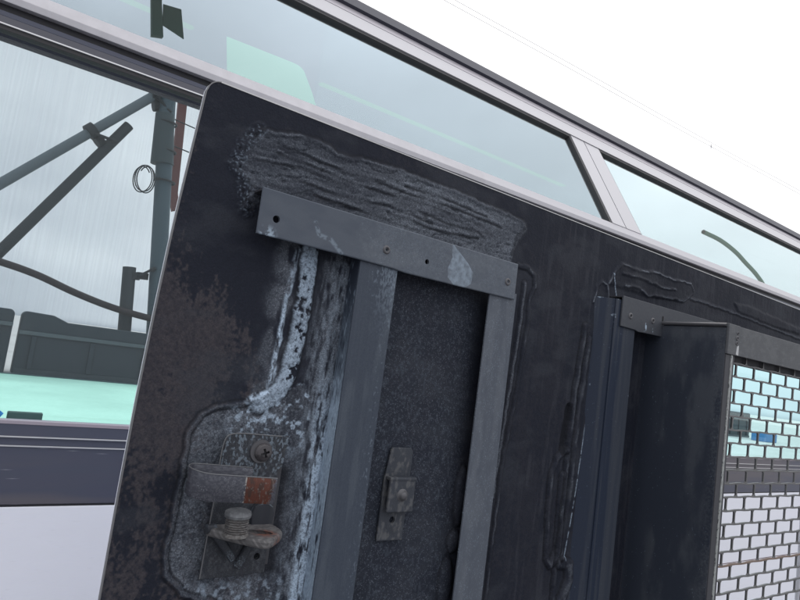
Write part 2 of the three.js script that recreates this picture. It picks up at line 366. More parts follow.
function skip(x0, x1, h, z, label, slope = 0) {
  const t = thing('waste_container', label, 'container');
  const m = std([0.028, 0.045, 0.056], 0.6);
  const r = 0.09, pts = [[x0, GY], [x1, GY], [x1, h - slope - r]];
  for (let k = 0; k <= 6; k++) { const a = k * 15 * Math.PI / 180; pts.push([x1 - r + r * Math.cos(a), h - slope - r + r * Math.sin(a)]); }
  if (slope) pts.push([x0 + 0.75, h - slope + 0.005], [x0 + 0.5, h - 0.015]);
  for (let k = 0; k <= 6; k++) { const a = (90 + k * 15) * Math.PI / 180; pts.push([x0 + r + r * Math.cos(a), h - r + r * Math.sin(a)]); }
  part('container_body', plate(pts, z - 0.35, z, [], 0.02), m, t);
  part('rim', box(x0 - 0.0, x1, h - slope - 0.30, h - slope - 0.23, z, z + 0.05, 0.01), std([0.09, 0.125, 0.135], 0.5), t);
  part('bottom_rail', box(x0 + 0.02, x1 - 0.02, GY, GY + 0.09, z, z + 0.03, 0.01), std([0.04, 0.055, 0.065], 0.6), t);
  for (let k = 0; k < 4; k++) { const x = mix(x0 + 0.25, x1 - 0.25, k / 3); part('rib', box(x - 0.04, x + 0.04, GY + 0.09, h - slope - 0.31, z, z + 0.04, 0.01), m, t); }
}
skip(-1.6, 0.86, 0.07, -12.4, 'dark blue grey container left of the narrow gap, its lid rounded', 0);
skip(0.975, 4.4, 0.07, -12.4, 'dark blue grey container right of the narrow gap, its lid humped', 0.12);
skip(25.7, 28.3, -0.02, -12.4, 'dark blue grey container seen through the metal mesh', 0);
tag(part('blue_crate', box(26.3, 27.4, GY, -0.72, -11.4, -10.9, 0.03), std([0.03, 0.22, 0.5], 0.6), scene), 'blue crate seen through the metal mesh', 'crate');
for (const [dx, dy, lab] of [[0, 0, 'thin overhead wire crossing the white sky, the lower one'], [0.35, 0.12, 'thin overhead wire crossing the white sky, the upper one']]) {
  const w = tube([[1 + dx, 6.49 + dy, -8], [6.13 + dx, 6.62 + dy, -8], [9.32 + dx, 6.72 + dy, -8], [13.94 + dx, 6.83 + dy, -8], [20.91 + dx, 7.07 + dy, -8], [34 + dx, 7.5 + dy, -8]], 0.0075, 120, 6);
  const o = tag(part('overhead_wire', w, std([0.30, 0.30, 0.32], 0.6), scene), lab, 'wire', null);
  if (!dx) part('wire_clip', mergeGeometries([box(15.44, 15.48, 6.82, 6.95, -8.01, -7.99, 0.005), box(15.40, 15.54, 6.865, 6.89, -8.01, -7.99, 0.005)]), std([0.6, 0.6, 0.62], 0.6), o);
}

// ================================================================ THE OPEN FLAP
const flap = thing('engine_flap', 'open black flap showing its inner side with brackets, old sealant and a latch', 'vehicle flap');
const sealant = {
  smear: new Feature([[0.209, 0.177], [0.229, 0.225], [0.270, 0.233], [0.297, 0.236], [0.345, 0.229], [0.41, 0.236], [0.495, 0.235], [0.594, 0.231], [0.634, 0.224], [0.636, 0.213], [0.617, 0.190], [0.612, 0.150], [0.24, 0.15], [0.222, 0.140], [0.226, 0.165]], 0.02, true),
  smearEdge: new Feature([[0.226, 0.226], [0.273, 0.234], [0.297, 0.236], [0.322, 0.229], [0.339, 0.228], [0.352, 0.233], [0.41, 0.236], [0.495, 0.234], [0.584, 0.230], [0.629, 0.226], [0.637, 0.216], [0.621, 0.198], [0.614, 0.171]], 0.01),
  smearLeft: new Feature([[0.226, 0.226], [0.212, 0.205], [0.208, 0.183], [0.220, 0.165], [0.226, 0.140]], 0.02),
  ridge: [[[0.228, 0.197], [0.280, 0.203], [0.34, 0.199]], [[0.262, 0.222], [0.30, 0.217], [0.342, 0.215], [0.39, 0.219]], [[0.267, 0.190], [0.331, 0.186], [0.40, 0.192], [0.47, 0.187]], [[0.33, 0.205], [0.40, 0.206], [0.46, 0.209], [0.55, 0.205]], [[0.45, 0.197], [0.50, 0.193], [0.575, 0.196]], [[0.42, 0.222], [0.48, 0.224], [0.56, 0.219]], [[0.30, 0.178], [0.37, 0.176], [0.45, 0.172]], [[0.25, 0.211], [0.30, 0.209], [0.345, 0.203]], [[0.36, 0.217], [0.43, 0.214], [0.50, 0.216], [0.59, 0.211]], [[0.40, 0.184], [0.48, 0.180], [0.55, 0.186]], [[0.50, 0.202], [0.53, 0.199], [0.562, 0.189]]].map((p) => new Feature(p, 0.012)),
  line: new Feature([[0.291, 0.112], [0.286, 0.053], [0.283, -0.023], [0.281, -0.046], [0.262, -0.056]], 0.014),
  chunk: new Feature([[0.305, 0.112], [0.307, 0.068], [0.306, 0.024], [0.302, -0.021], [0.293, -0.045], [0.274, -0.060]], 0.03),
  streak: new Feature([[0.352, 0.10], [0.347, 0.0], [0.3495, -0.08], [0.3515, -0.16], [0.350, -0.27], [0.352, -0.40]], 0.05),
  pocketEdge: new Feature([[0.275, -0.056], [0.252, -0.061], [0.226, -0.067], [0.214, -0.076], [0.205, -0.093], [0.2045, -0.154], [0.2015, -0.209], [0.205, -0.228], [0.224, -0.248], [0.262, -0.262], [0.31, -0.275]], 0.02),
  pocket: new Feature([[0.285, -0.05], [0.252, -0.059], [0.215, -0.073], [0.204, -0.093], [0.203, -0.154], [0.201, -0.209], [0.204, -0.226], [0.224, -0.248], [0.30, -0.272], [0.335, -0.272], [0.338, -0.05], [0.32, -0.03]], 0.02, true),
  barBead: new Feature([[0.631, 0.164], [0.652, 0.163], [0.667, 0.154], [0.670, 0.138], [0.661, 0.118], [0.664, 0.089], [0.655, -0.026], [0.645, -0.110], [0.642, -0.245], [0.642, -0.4]], 0.02),
  barBead2: new Feature([[0.648, 0.140], [0.647, 0.07], [0.638, -0.06], [0.632, -0.16]], 0.012),
  lumps: [[0.574, -0.158, 0.011, 0.040], [0.571, -0.216, 0.011, 0.015], [0.565, -0.268, 0.012, 0.033], [0.562, -0.34, 0.012, 0.03]],
  smear2: new Feature([[0.838, 0.176], [0.852, 0.199], [0.870, 0.214], [0.92, 0.213], [0.966, 0.219], [1.02, 0.217], [1.080, 0.221], [1.092, 0.205], [1.062, 0.184], [0.99, 0.178], [0.958, 0.175], [0.886, 0.174]], 0.02, true),
  smear2Lines: [[[0.838, 0.176], [0.852, 0.199], [0.870, 0.214], [0.92, 0.213], [0.966, 0.219], [1.02, 0.217], [1.080, 0.221], [1.092, 0.205], [1.062, 0.184], [0.99, 0.180], [0.95, 0.175], [0.92, 0.183], [0.88, 0.180]], [[0.872, 0.199], [0.93, 0.201], [0.98, 0.196], [1.03, 0.200]], [[0.845, 0.145], [0.838, 0.172], [0.824, 0.176], [0.812, 0.165], [0.806, 0.14]]].map((p) => new Feature(p, 0.01)),
  thread: new Feature([[0.848, 0.194], [0.852, 0.182], [0.858, 0.173], [0.864, 0.158]], 0.006),
  seam: new Feature([[1.084, 0.194], [1.16, 0.194], [1.273, 0.192], [1.429, 0.186], [1.64, 0.178]], 0.008),
  smear3: new Feature([[1.245, 0.212], [1.30, 0.216], [1.425, 0.210], [1.55, 0.204], [1.55, 0.192], [1.42, 0.190], [1.26, 0.197], [1.245, 0.212]], 0.02, true),
  steps: [[[0.792, 0.10], [0.783, 0.0], [0.781, -0.13], [0.778, -0.25], [0.785, -0.40]], [[0.803, 0.08], [0.795, -0.03], [0.795, -0.137], [0.787, -0.25]]].map((p) => new Feature(p, 0.016)),
  loop: new Feature([[0.775, -0.092], [0.757, -0.106], [0.749, -0.13], [0.752, -0.196], [0.757, -0.25], [0.768, -0.262], [0.776, -0.24], [0.774, -0.13]], 0.014),
  tail: new Feature([[0.786, -0.258], [0.808, -0.262], [0.812, -0.285], [0.800, -0.312], [0.775, -0.330], [0.74, -0.342]], 0.014),
  foot: new Feature([[0.827, 0.09], [0.815, -0.02], [0.8085, -0.137], [0.803, -0.20], [0.7965, -0.255]], 0.008),
  slot: new Feature([[0.773, -0.028], [0.770, -0.06], [0.768, -0.095]], 0.02),
};
const lump = (d, w) => { const t = sat(1 - d / w); return Math.sqrt(t * (2 - t)); };   // a rounded bead of half width w
// what the inner skin is like at a point: height in metres, and how much dirt and painted crease shade lies there
function skin(x, y) {
  const S = sealant, wob = 0.004 * (fbm(x * 90, y * 90, 3) - 0.5), wx = x + wob, wy = y + 0.004 * (fbm(x * 90 + 40, y * 90, 3) - 0.5);
  let h = 0, white = 0, grey = 0, gap = 0;
  const big = fbm(x * 9, y * 9, 3);
  h += 0.0006 * (fbm(x * 40, y * 25, 3) - 0.5);
  const sm = S.smear.d(wx, wy);
  if (sm < 0.008) {
    const k = step(0.006, -0.004, sm);
    const w = fbm(x * 14 + 3, y * 12, 2) - 0.5, yy = y + 0.020 * w;
    const st = fbm(x * 60, yy * 240, 5), cut = Math.abs(fbm(x * 16 + 9, yy * 85, 3) - 0.5);
    h += k * (0.0010 + 0.0016 * (st - 0.4) - 0.0014 * step(0.03, 0.0, cut));
    gap = Math.max(gap, k * step(0.016, 0.0, cut) * 0.6 * step(0.4, 0.6, noise(x * 40, y * 60)));
    grey = Math.max(grey, k * (0.36 + 0.9 * (fbm(x * 16, yy * 46, 4) - 0.42) + 0.5 * (fbm(x * 50, yy * 260, 3) - 0.45) + 0.30 * step(0.30, 0.46, x)) * step(0.0, 0.05, x - 0.19));
  }
  for (const r of S.ridge) { const d = r.d((x + wx) / 2, (y + wy) / 2); if (d < 0.006) { const q = 0.35 + 0.65 * step(0.30, 0.55, noise(x * 26, y * 60)); h += 0.0011 * q * lump(d, 0.0022); grey = Math.max(grey, 0.8 * q * step(0.0018, 0.0005, d)); const under = r.d((x + wx) / 2, (y + wy) / 2 + 0.0034); gap = Math.max(gap, 0.85 * q * step(0.0022, 0.0008, under)); } }  // shade under each ridge painted dark, its crest painted pale
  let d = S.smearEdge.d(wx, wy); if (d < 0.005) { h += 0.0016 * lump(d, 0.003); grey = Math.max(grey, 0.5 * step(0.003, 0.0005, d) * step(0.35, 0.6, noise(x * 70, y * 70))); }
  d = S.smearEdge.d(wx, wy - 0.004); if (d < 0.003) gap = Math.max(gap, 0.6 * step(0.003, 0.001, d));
  d = S.smearLeft.d(wx, wy); if (d < 0.014) { const n = fbm(x * 260, y * 260, 3); h += 0.003 * lump(d, 0.010) * n; white = Math.max(white, step(0.011, 0.003, d) * step(0.50, 0.80, fbm(x * 520, y * 520, 3)) * 0.32); gap = Math.max(gap, step(0.008, 0.002, d) * step(0.5, 0.35, n)); }
  // white, flaking band
  d = S.line.d(wx, wy);
  if (d < 0.014) { h += 0.0014 * lump(d, 0.004); white = Math.max(white, step(0.0045, 0.001, d) * step(0.25, 0.6, fbm(x * 300, y * 120, 3)) * mix(1, 0.6, step(0.02, 0.1, y))); }
  if (x > 0.245 && x < 0.302 && y < 0.12 && y > -0.06) { const q = S.line.d(x + 0.000, y); const xx = q < 0.9 ? q : Math.max(0, 0.287 - x); grey = Math.max(grey, 0.95 * step(0.034, 0.002, xx) * step(0.32, 0.62, fbm(x * 70, y * 40, 4)) * mix(0.55, 1, step(-0.02, 0.08, y))); }
  d = S.chunk.d(wx, wy);
  if (d < 0.02) {
    const n = 0.5 * fbm(x * 115, y * 85 + 7, 3) + 0.5 * fbm(x * 330, y * 260, 3), flake = step(0.0115, 0.0075, d) * step(0.38, 0.46, n + 0.14 * step(0.004, 0.012, Math.abs(x - 0.309)) * (y < 0.02 ? 1 : 0.3) + (y > 0.06 ? 0.05 : 0));
    h += 0.0042 * lump(d, 0.0125) * (0.45 + 0.55 * flake) + 0.001 * (fbm(x * 420, y * 420, 2) - 0.5) * flake;
    white = Math.max(white, flake * (0.62 + 0.5 * (fbm(x * 280, y * 280, 3) - 0.4)));
    gap = Math.max(gap, step(0.014, 0.011, d) * step(0.008, 0.0115, d) * 0.75);
  }
  // pale streaks beside the first upright
  d = S.streak.d(wx, wy);
  if (d < 0.05 && x < 0.36) {
    const v = fbm(x * 380 + 2 * noise(x * 30, y * 16), y * 52, 5), low = step(0.0, -0.12, y), n = fbm(x * 240, y * 90 + 4, 4);
    h += 0.0022 * lump(d, 0.012);
    white = Math.max(white, step(mix(0.019, 0.013, low), 0.004, d) * step(0.26, 0.52, v) * mix(0.16, 1.0, low) * step(0.20, 0.46, n));
    white = Math.max(white, 0.22 * step(0.034, 0.008, d) * step(0.40, 0.70, v * 0.5 + n * 0.5) * step(0.12, 0.06, y)); grey = Math.max(grey, 0.85 * step(0.036, 0.01, d) * step(0.25, 0.65, n * 0.6 + v * 0.4));
  }
  // sunken pocket round the latch
  d = S.pocketEdge.d(wx, wy);
  if (d < 0.02) { h += 0.0022 * lump(d, 0.0030); gap = Math.max(gap, step(0.0062, 0.004, d) * step(0.0022, 0.0034, d) * 0.8); grey = Math.max(grey, 0.45 * step(0.002, 0.0006, d)); }
  d = S.pocket.d(wx, wy);
  if (d < 0.01) {
    const k = step(0.002, -0.006, d), n = fbm(x * 420, y * 420, 3), m = fbm(x * 60, y * 60 + 9, 3);
    h += k * (-0.0012 + 0.0006 * (fbm(x * 300, y * 300, 2) - 0.5));
    gap = Math.max(gap, 0.9 * k * step(0.300, 0.306, x) * step(0.3265, 0.315, x + 0.008 * (m - 0.5)) * step(-0.115, -0.13, y) * step(-0.245, -0.23, y));  // shade right of the latch plate, painted dark into the skin
    grey = Math.max(grey, k * (0.62 + 1.3 * (n - 0.45) + 0.9 * (m - 0.45)) * (x > 0.305 ? 0.5 : 1));
    const salt = step(-0.125, -0.075, y) * step(0.235, 0.262, x) + 0.5 * step(-0.235, -0.25, y);
    white = Math.max(white, k * salt * step(0.50, 0.68, fbm(x * 170, y * 170, 4)) * 0.8);
  }
  // sealant round the second upright
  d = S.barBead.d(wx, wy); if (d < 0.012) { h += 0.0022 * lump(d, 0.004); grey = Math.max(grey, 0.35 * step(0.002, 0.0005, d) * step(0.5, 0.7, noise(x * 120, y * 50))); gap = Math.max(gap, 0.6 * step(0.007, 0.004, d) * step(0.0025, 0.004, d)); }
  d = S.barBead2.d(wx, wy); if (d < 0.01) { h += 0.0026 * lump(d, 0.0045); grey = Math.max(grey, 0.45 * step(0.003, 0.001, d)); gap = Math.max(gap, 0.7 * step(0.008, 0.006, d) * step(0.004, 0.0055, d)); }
  for (const [cx, cy, rx, ry] of S.lumps) { const q = Math.hypot((wx - cx) / rx, (wy - cy) / ry); if (q < 1.3) { h += 0.006 * Math.sqrt(sat(1 - q * q)); gap = Math.max(gap, step(1.25, 1.05, q) * step(0.85, 1.0, q) * 0.7); } }
  // thick old sealant near the mesh box
  d = S.smear2.d(wx, wy); if (d < 0.01) { const k = step(0.003, -0.003, d); h += k * (0.0026 + 0.0016 * (fbm(x * 50, y * 90, 3) - 0.5)); gap = Math.max(gap, 0.25 * k); }
  for (const r of S.smear2Lines) { d = r.d(wx, wy); if (d < 0.006) { h += 0.0020 * lump(d, 0.0026); grey = Math.max(grey, 0.9 * step(0.0017, 0.0005, d) * step(0.3, 0.55, noise(x * 60, y * 60))); } }
  d = S.thread.d(x, y); if (d < 0.004) { white = Math.max(white, 0.6 * step(0.0013, 0.0005, d)); h += 0.0012 * lump(d, 0.0015); }
  d = S.smear3.d(wx, wy); if (d < 0.01) { h += 0.0022 * step(0.003, -0.003, d); gap = Math.max(gap, 0.3 * step(0.004, 0.0, Math.abs(d))); }
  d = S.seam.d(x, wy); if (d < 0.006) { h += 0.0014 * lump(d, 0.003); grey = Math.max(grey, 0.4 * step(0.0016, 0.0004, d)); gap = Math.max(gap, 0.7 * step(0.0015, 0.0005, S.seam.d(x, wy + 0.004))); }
  for (const r of S.steps) { d = r.d(wx, wy); if (d < 0.012) { h += 0.0050 * lump(d, 0.0055); gap = Math.max(gap, 0.85 * step(0.0085, 0.0065, d) * step(0.0045, 0.006, d)); grey = Math.max(grey, 0.30 * step(0.0035, 0.001, d) * step(0.3, 0.6, noise(x * 60, y * 40))); } }  // dark grooves and grey crests paint relief shading into the beads
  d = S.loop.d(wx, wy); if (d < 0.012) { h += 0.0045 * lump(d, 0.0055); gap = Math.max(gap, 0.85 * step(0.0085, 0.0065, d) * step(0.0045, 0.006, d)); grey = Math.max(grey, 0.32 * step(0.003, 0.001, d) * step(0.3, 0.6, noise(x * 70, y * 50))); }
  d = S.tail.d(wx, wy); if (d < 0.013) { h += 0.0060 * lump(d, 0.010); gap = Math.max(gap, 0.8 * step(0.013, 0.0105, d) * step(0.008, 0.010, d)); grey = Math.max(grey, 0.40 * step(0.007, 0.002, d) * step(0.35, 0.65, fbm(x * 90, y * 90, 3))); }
  d = S.foot.d(x, y); if (d < 0.006) { h += 0.0016 * lump(d, 0.0024); white = Math.max(white, 0.55 * step(0.0014, 0.0004, d) * step(0.35, 0.55, fbm(x * 90, y * 110, 3))); }
  d = S.slot.d(wx, wy); if (d < 0.014) { h -= 0.0036 * step(0.0065, 0.004, d); gap = Math.max(gap, step(0.0075, 0.0045, d)); }
  h += 0.0020 * step(0.79, 0.815, x) * step(0.15, 0.10, y) * (x < 0.86 ? 1 : 0);
  return { h, white: sat(white), grey: sat(grey), gap: sat(gap), big };
}
const FX = 0.13, FY = -0.44, FW = 1.53, FH = 0.71;
const skinCache = [];
function skinColour(u, v, i, j) {
  const x = FX + u * FW, y = FY + v * FH, s = skin(x, y);
  const warp = 0.05 * (fbm(x * 7, y * 7, 3) - 0.5);
  const patch = fbm((x + warp) * 11, (y + warp) * 6 + 3, 5), fine = fbm(x * 330, y * 260, 3), rub = fbm(x * 170, y * 17, 4), grain = hash(i, j);
  let c = [0.0130, 0.0155, 0.0245];
  const left = step(0.34, 0.26, x);
  // rust coloured dust in patches with ragged edges
  const coarse = fbm(x * 38 + 2, y * 20, 5);
  let dust = step(0.46, 0.60, patch * 0.62 + 0.38 * coarse + 0.34 * (fine - 0.5) + 0.16 * (rub - 0.5)) * mix(0.14, 0.9, left) * (0.45 + 0.8 * fine);
  dust *= 1 - 0.75 * step(0.18, 0.235, y) * left;
  c = mix3(c, [0.047, 0.043, 0.049], sat(dust * (0.55 + 0.9 * fbm(x * 520, y * 430, 2))));
  // rubbed, faded strokes
  c = mix3(c, [0.042, 0.045, 0.056], step(0.50, 0.85, rub) * 0.42 * step(0.66, 0.70, x));
  c = mix3(c, [0.036, 0.040, 0.050], 0.45 * step(0.45, 0.75, fbm(x * 24, y * 40 + 8, 5)));
  // sandy specks between the uprights
  const mid = step(0.40, 0.43, x) * step(0.58, 0.55, x) * step(0.13, 0.10, y);
  c = mix3(c, [0.046, 0.056, 0.073], mid * (0.30 + 0.8 * step(0.52, 0.75, fine)) * (0.35 + 0.6 * fbm(x * 30, y * 9, 3)));
  c = mix3(c, [0.14, 0.155, 0.185], mid * 0.7 * step(0.93, 0.985, grain));
  c = mix3(c, [0.112, 0.127, 0.150], s.grey * sat(0.25 + 1.1 * fbm(x * 560, y * 520, 2)));
  if (s.grey > 0.2) { c = mix3(c, [0.24, 0.265, 0.31], step(0.80, 0.97, grain) * 0.6 * s.grey); c = mix3(c, [0.012, 0.014, 0.02], step(0.25, 0.05, hash(i + 7, j + 3)) * 0.5 * s.grey); }
  c = mix3(c, [0.007, 0.008, 0.012], s.gap * 0.85);  // dark joints, with the shade of creases and recesses painted in
  c = mix3(c, [0.385, 0.48, 0.585], s.white * sat(0.30 + 1.25 * noise(x * 620, y * 620) * (0.55 + 0.9 * grain)));
  const k = 0.82 + 0.36 * grain;
  skinCache[j * 2048 + i] = sat(0.5 + 0.35 * (fine - 0.5) + 0.25 * (grain - 0.5) + 0.3 * s.white * (fine - 0.3) + 0.2 * s.grey * (grain - 0.5));
  return [c[0] * k, c[1] * k * 1.0, c[2] * k * 1.03];
}
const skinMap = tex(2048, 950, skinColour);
const skinBump = tex(2048, 950, (u, v, i, j) => { const b = skinCache[j * 2048 + i]; return [b, b, b]; }, false);
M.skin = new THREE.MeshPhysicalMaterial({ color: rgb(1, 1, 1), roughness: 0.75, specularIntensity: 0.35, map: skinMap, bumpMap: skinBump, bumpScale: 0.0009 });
M.rim = std([0.15, 0.15, 0.16], 0.5, 0.3);
// outline of the flap: slightly bowed left edge, rounded upper corner
const leftEdge = [[0.150, -0.80], [0.150, -0.247], [0.1502, -0.148], [0.1515, -0.056], [0.154, 0.031], [0.157, 0.106], [0.161, 0.173], [0.165, 0.237], [0.1665, 0.262]];
const xl = (y) => { for (let k = 0; k + 1 < leftEdge.length; k++) if (y <= leftEdge[k + 1][1] || k + 2 === leftEdge.length) { const [x0, y0] = leftEdge[k], [x1, y1] = leftEdge[k + 1]; return mix(x0, x1, (y - y0) / (y1 - y0)); } };
const FRX = 1.66, FBY = -0.80;
const ytop = (x) => { const dx = x - 0.1665, r = 0.013; let y = 0.2605 - 0.0103 * dx; if (dx < r) y -= r - Math.sqrt(Math.max(0, r * r - (r - dx) * (r - dx))); return y; };
const hole = { x0: 0.9605, y1: 0.118 };
{
  // inner skin: a fine sheet whose beads, smears and dents are real relief, left open behind the mesh
  const pos = [], uv = [], idx = [];
  function sheet(xa, xb, n, ya, yb, m) {
    const base = pos.length / 3;
    for (let j = 0; j <= m; j++) for (let i = 0; i <= n; i++) {
      const s = xa + (xb - xa) * i / n, t = j / m;
      const yT = typeof yb === 'function' ? yb(s) : yb, y = mix(ya, yT, t);
      const k = (s - 0.1665) / (FRX - 0.1665), x = mix(xl(y), FRX, k);
      const edge = Math.min(1, Math.min(yT === yb ? 1 : (yT - y) / 0.004, (x - xl(y)) / 0.004));
      pos.push(x, y, y > -0.44 ? skin(x, y).h * edge : 0); uv.push((x - FX) / FW, (y - FY) / FH);
    }
    for (let j = 0; j < m; j++) for (let i = 0; i < n; i++) { const a = base + j * (n + 1) + i, b = a + 1, c = a + n + 1, e = c + 1; idx.push(a, b, e, a, e, c); }
  }
  sheet(0.1665, 0.18, 12, -0.42, ytop, 300);
  sheet(0.18, 0.72, 380, -0.42, ytop, 480);
  sheet(0.72, hole.x0, 130, -0.42, ytop, 340);
  sheet(hole.x0, FRX, 300, hole.y1, ytop, 80);
  sheet(0.1665, hole.x0, 40, FBY, -0.42, 20);
  const g = new THREE.BufferGeometry();
  g.setAttribute('position', new THREE.Float32BufferAttribute(pos, 3)); g.setAttribute('uv', new THREE.Float32BufferAttribute(uv, 2)); g.setIndex(idx); g.computeVertexNormals();
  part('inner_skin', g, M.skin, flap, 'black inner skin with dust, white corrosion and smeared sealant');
  // outer skin and the rim round the edge, its top piece painted brighter for sky light
  const out = []; for (let k = 0; k <= 40; k++) { const y = mix(FBY, 0.247, k / 40); out.push([xl(y), y]); }
  for (let k = 0; k <= 60; k++) { const x = k < 30 ? 0.1667 + 0.016 * (k / 30) : mix(0.1827, FRX, (k - 30) / 30); out.push([x, ytop(x)]); }
  const inset = (o) => out.map(([x, y], i) => { const a = out[Math.max(0, i - 1)], b = out[Math.min(out.length - 1, i + 1)], L = Math.hypot(b[0] - a[0], b[1] - a[1]) || 1; return [x - (b[1] - a[1]) / L * o, y + (b[0] - a[0]) / L * o]; });
  const O = inset(0.0010), I = inset(-0.0002);
  const cutAt = 64, strip = (a, b) => plate([...O.slice(a, b), ...I.slice(a, b).reverse()], -0.0042, 0.0006, [], 0.0003);
  part('edge_rim', strip(0, cutAt), M.rim, flap, 'dull grey rim along the left edge of the flap');
  part('edge_rim', strip(cutAt - 1, out.length), std([0.52, 0.52, 0.53], 0.45, 0.1), flap, 'rim along the top edge of the flap, painted brighter as if catching sky light');
  const body = [...O, [FRX, FBY]];
  part('outer_skin', plate(body, -0.0060, -0.0045, [[[hole.x0, FBY + 0.05], [hole.x0, hole.y1], [FRX - 0.03, hole.y1], [FRX - 0.03, FBY + 0.05]]], 0), M.white, flap);
}
// painted, dusty steel for the brackets
function steelMap(base, dustC, fn, W = 512, H = 256) {
  return tex(W, H, (u, v, i, j) => {
    const [dust, light, dark] = fn(u, v, i, j), k = 0.93 + 0.14 * hash(i + 91, j);
    let c = mix3(base, dustC, sat(dust)); c = mix3(c, [0.36, 0.42, 0.50], sat(light)); c = mix3(c, [0.02, 0.022, 0.03], sat(dark));
    return [c[0] * k * 0.96, c[1] * k * 1.03, c[2] * k * 1.06];
  });
}
const wear = (map, rough = 0.6, metal = 0) => new THREE.MeshPhysicalMaterial({ color: rgb(1, 1, 1), roughness: rough, metalness: metal, specularIntensity: 0.5, map });
const drop = new Feature([[0.487, 0.1565], [0.497, 0.150], [0.512, 0.140], [0.523, 0.130], [0.522, 0.116], [0.512, 0.109], [0.497, 0.109], [0.486, 0.117], [0.484, 0.128], [0.489, 0.142]], 0.02, true);
M.iron1 = wear(steelMap([0.064, 0.072, 0.094], [0.12, 0.126, 0.145], (u, v, i, j) => {
  const x = 0.228 + u * 0.38, y = 0.105 + v * 0.058, f = fbm(u * 120, v * 20, 4), r = step(0.38, 0.62, u);
  const rr = step(0.30, 0.40, u + 0.16 * (fbm(u * 40, v * 8, 4) - 0.5));
  const speck = step(0.70, 0.95, noise(i * 0.8, j * 0.8) * 0.5 + hash(i, j) * 0.5) * mix(0.03, 0.9, rr) * step(0.25, 0.55, fbm(u * 30, v * 6, 3));
  const corner = step(0.013, 0.003, Math.hypot(x - 0.242, y - 0.113)) * step(0.35, 0.6, f) * 0.8;
  const scuff = step(0.0035, 0.001, toLine([[0.294, 0.139], [0.30, 0.127], [0.315, 0.125], [0.330, 0.113]], x, y)) * 0.28 * step(0.35, 0.6, f);
  const d = drop.d(x + 0.002 * (f - 0.5), y);
  return [0.12 + 0.55 * rr * f + 0.2 * step(0.45, 0.7, fbm(u * 8, v * 3, 3)) + 0.6 * speck, Math.max(corner, scuff, 0.55 * speck, d < 0.0015 ? 0.26 + 0.6 * (fbm(x * 200, y * 200, 3) - 0.4) : 0), 0];
}, 1024, 160), 0.58);
M.upright1 = wear(steelMap([0.038, 0.045, 0.064], [0.082, 0.092, 0.112], (u, v, i, j) => {
  const f = fbm(u * 34, v * 330, 4), top = step(0.86, 0.99, v) * step(0.45, 0.6, f + 0.8 * (u - 0.62)), st = fbm(u * 40, v * 8, 4);
  return [0.25 * st + 0.35 * (hash(i, j) - 0.35) + 0.35 * step(0.5, 0.75, fbm(u * 5, v * 14, 4)), 0.28 * top * step(0.3, 0.7, hash(i, j) * 0.4 + f * 0.8) + 0.18 * step(0.62, 0.8, f) * step(0.6, 0.9, u), 0];
}, 128, 1024), 0.55);
M.upright2 = wear(steelMap([0.070, 0.076, 0.096], [0.12, 0.125, 0.145], (u, v, i, j) => {
  const f = fbm(u * 10, v * 80, 4);
  return [0.35 * f + 0.3 * step(0.5, 0.7, fbm(u * 4, v * 12, 3)), 0.45 * step(0.93, 0.99, hash(i, j)) * step(0.3, 0.6, f), 0.25 * step(0.985, 1, hash(i + 5, j))];
}, 128, 1024), 0.6);
M.upright3 = wear(steelMap([0.018, 0.024, 0.042], [0.042, 0.046, 0.060], (u, v, i, j) => {
  const st = fbm(u * 22, v * 6, 4), chip = step(0.012, 0.004, Math.abs(v - 0.885)) * 0 + step(0.80, 0.86, fbm(u * 9, v * 70, 4)) * step(0.8, 0.9, v);
  return [step(0.42, 0.7, st) * 0.7 + 0.7 * step(0.595, 0.61, u + 0.01 * (st - 0.5)), chip * 0.6 + 0.5 * step(0.996, 1, hash(i, j)) * 0.5, 0];  // right half of the face is made paler
}, 128, 1024), 0.55);
M.iron2 = wear(steelMap([0.036, 0.039, 0.052], [0.075, 0.074, 0.082], (u, v, i, j) => {
  const f = fbm(u * 160, v * 18, 4), x = 0.845 + u * 0.755, y = 0.104 + v * 0.054;
  const chip = step(0.60, 0.68, fbm(x * 160, y * 160, 4)) * (step(0.010, 0.004, Math.hypot(x - 0.908, (y - 0.116) * 1.1)) + step(0.006, 0.002, Math.hypot(x - 0.935, y - 0.113)) + step(0.005, 0.002, Math.hypot(x - 0.898, y - 0.146)));
  return [0.25 + 0.35 * f + 0.3 * hash(i, j), chip, 0];
}, 1024, 128), 0.6);
M.boxWall = wear(steelMap([0.019, 0.023, 0.036], [0.055, 0.058, 0.070], (u, v, i, j) => {
  const f = fbm(u * 7, v * 9, 5), n = fbm(u * 60, v * 260, 3);
  const cloud = step(0.42, 0.80, f + 0.12 * step(0.55, 0.85, v) + 0.1 * (n - 0.5)) * step(0.15, 0.35, u);
  return [0.16 + 0.65 * cloud + 0.5 * step(0.86, 0.96, u) * step(0.4, 0.7, n) + 0.5 * step(0.95, 0.99, v), 0.6 * step(0.9975, 1, hash(i, j)), 0];
}, 256, 512), 0.55);
M.boxFront = wear(steelMap([0.058, 0.058, 0.066], [0.105, 0.102, 0.108], (u, v, i, j) => { const f = fbm(u * 70, v * 8, 4); return [0.3 + 0.3 * f + 0.25 * step(0.42, 0.7, f), 0.25 * step(0.985, 1, hash(i, j)), 0.15 * step(0.6, 0.8, fbm(u * 20, v * 3 + 5, 3))]; }, 512, 64), 0.55);
M.dark = std([0.035, 0.036, 0.045], 0.6);
M.worn = wear(steelMap([0.20, 0.195, 0.19], [0.42, 0.41, 0.40], (u, v, i, j) => [fbm(u * 6, v * 180, 4) * 1.1, 0, 0.7 * step(0.60, 0.72, fbm(u * 8, v * 120 + 3, 4))], 64, 1024), 0.45, 0.2);
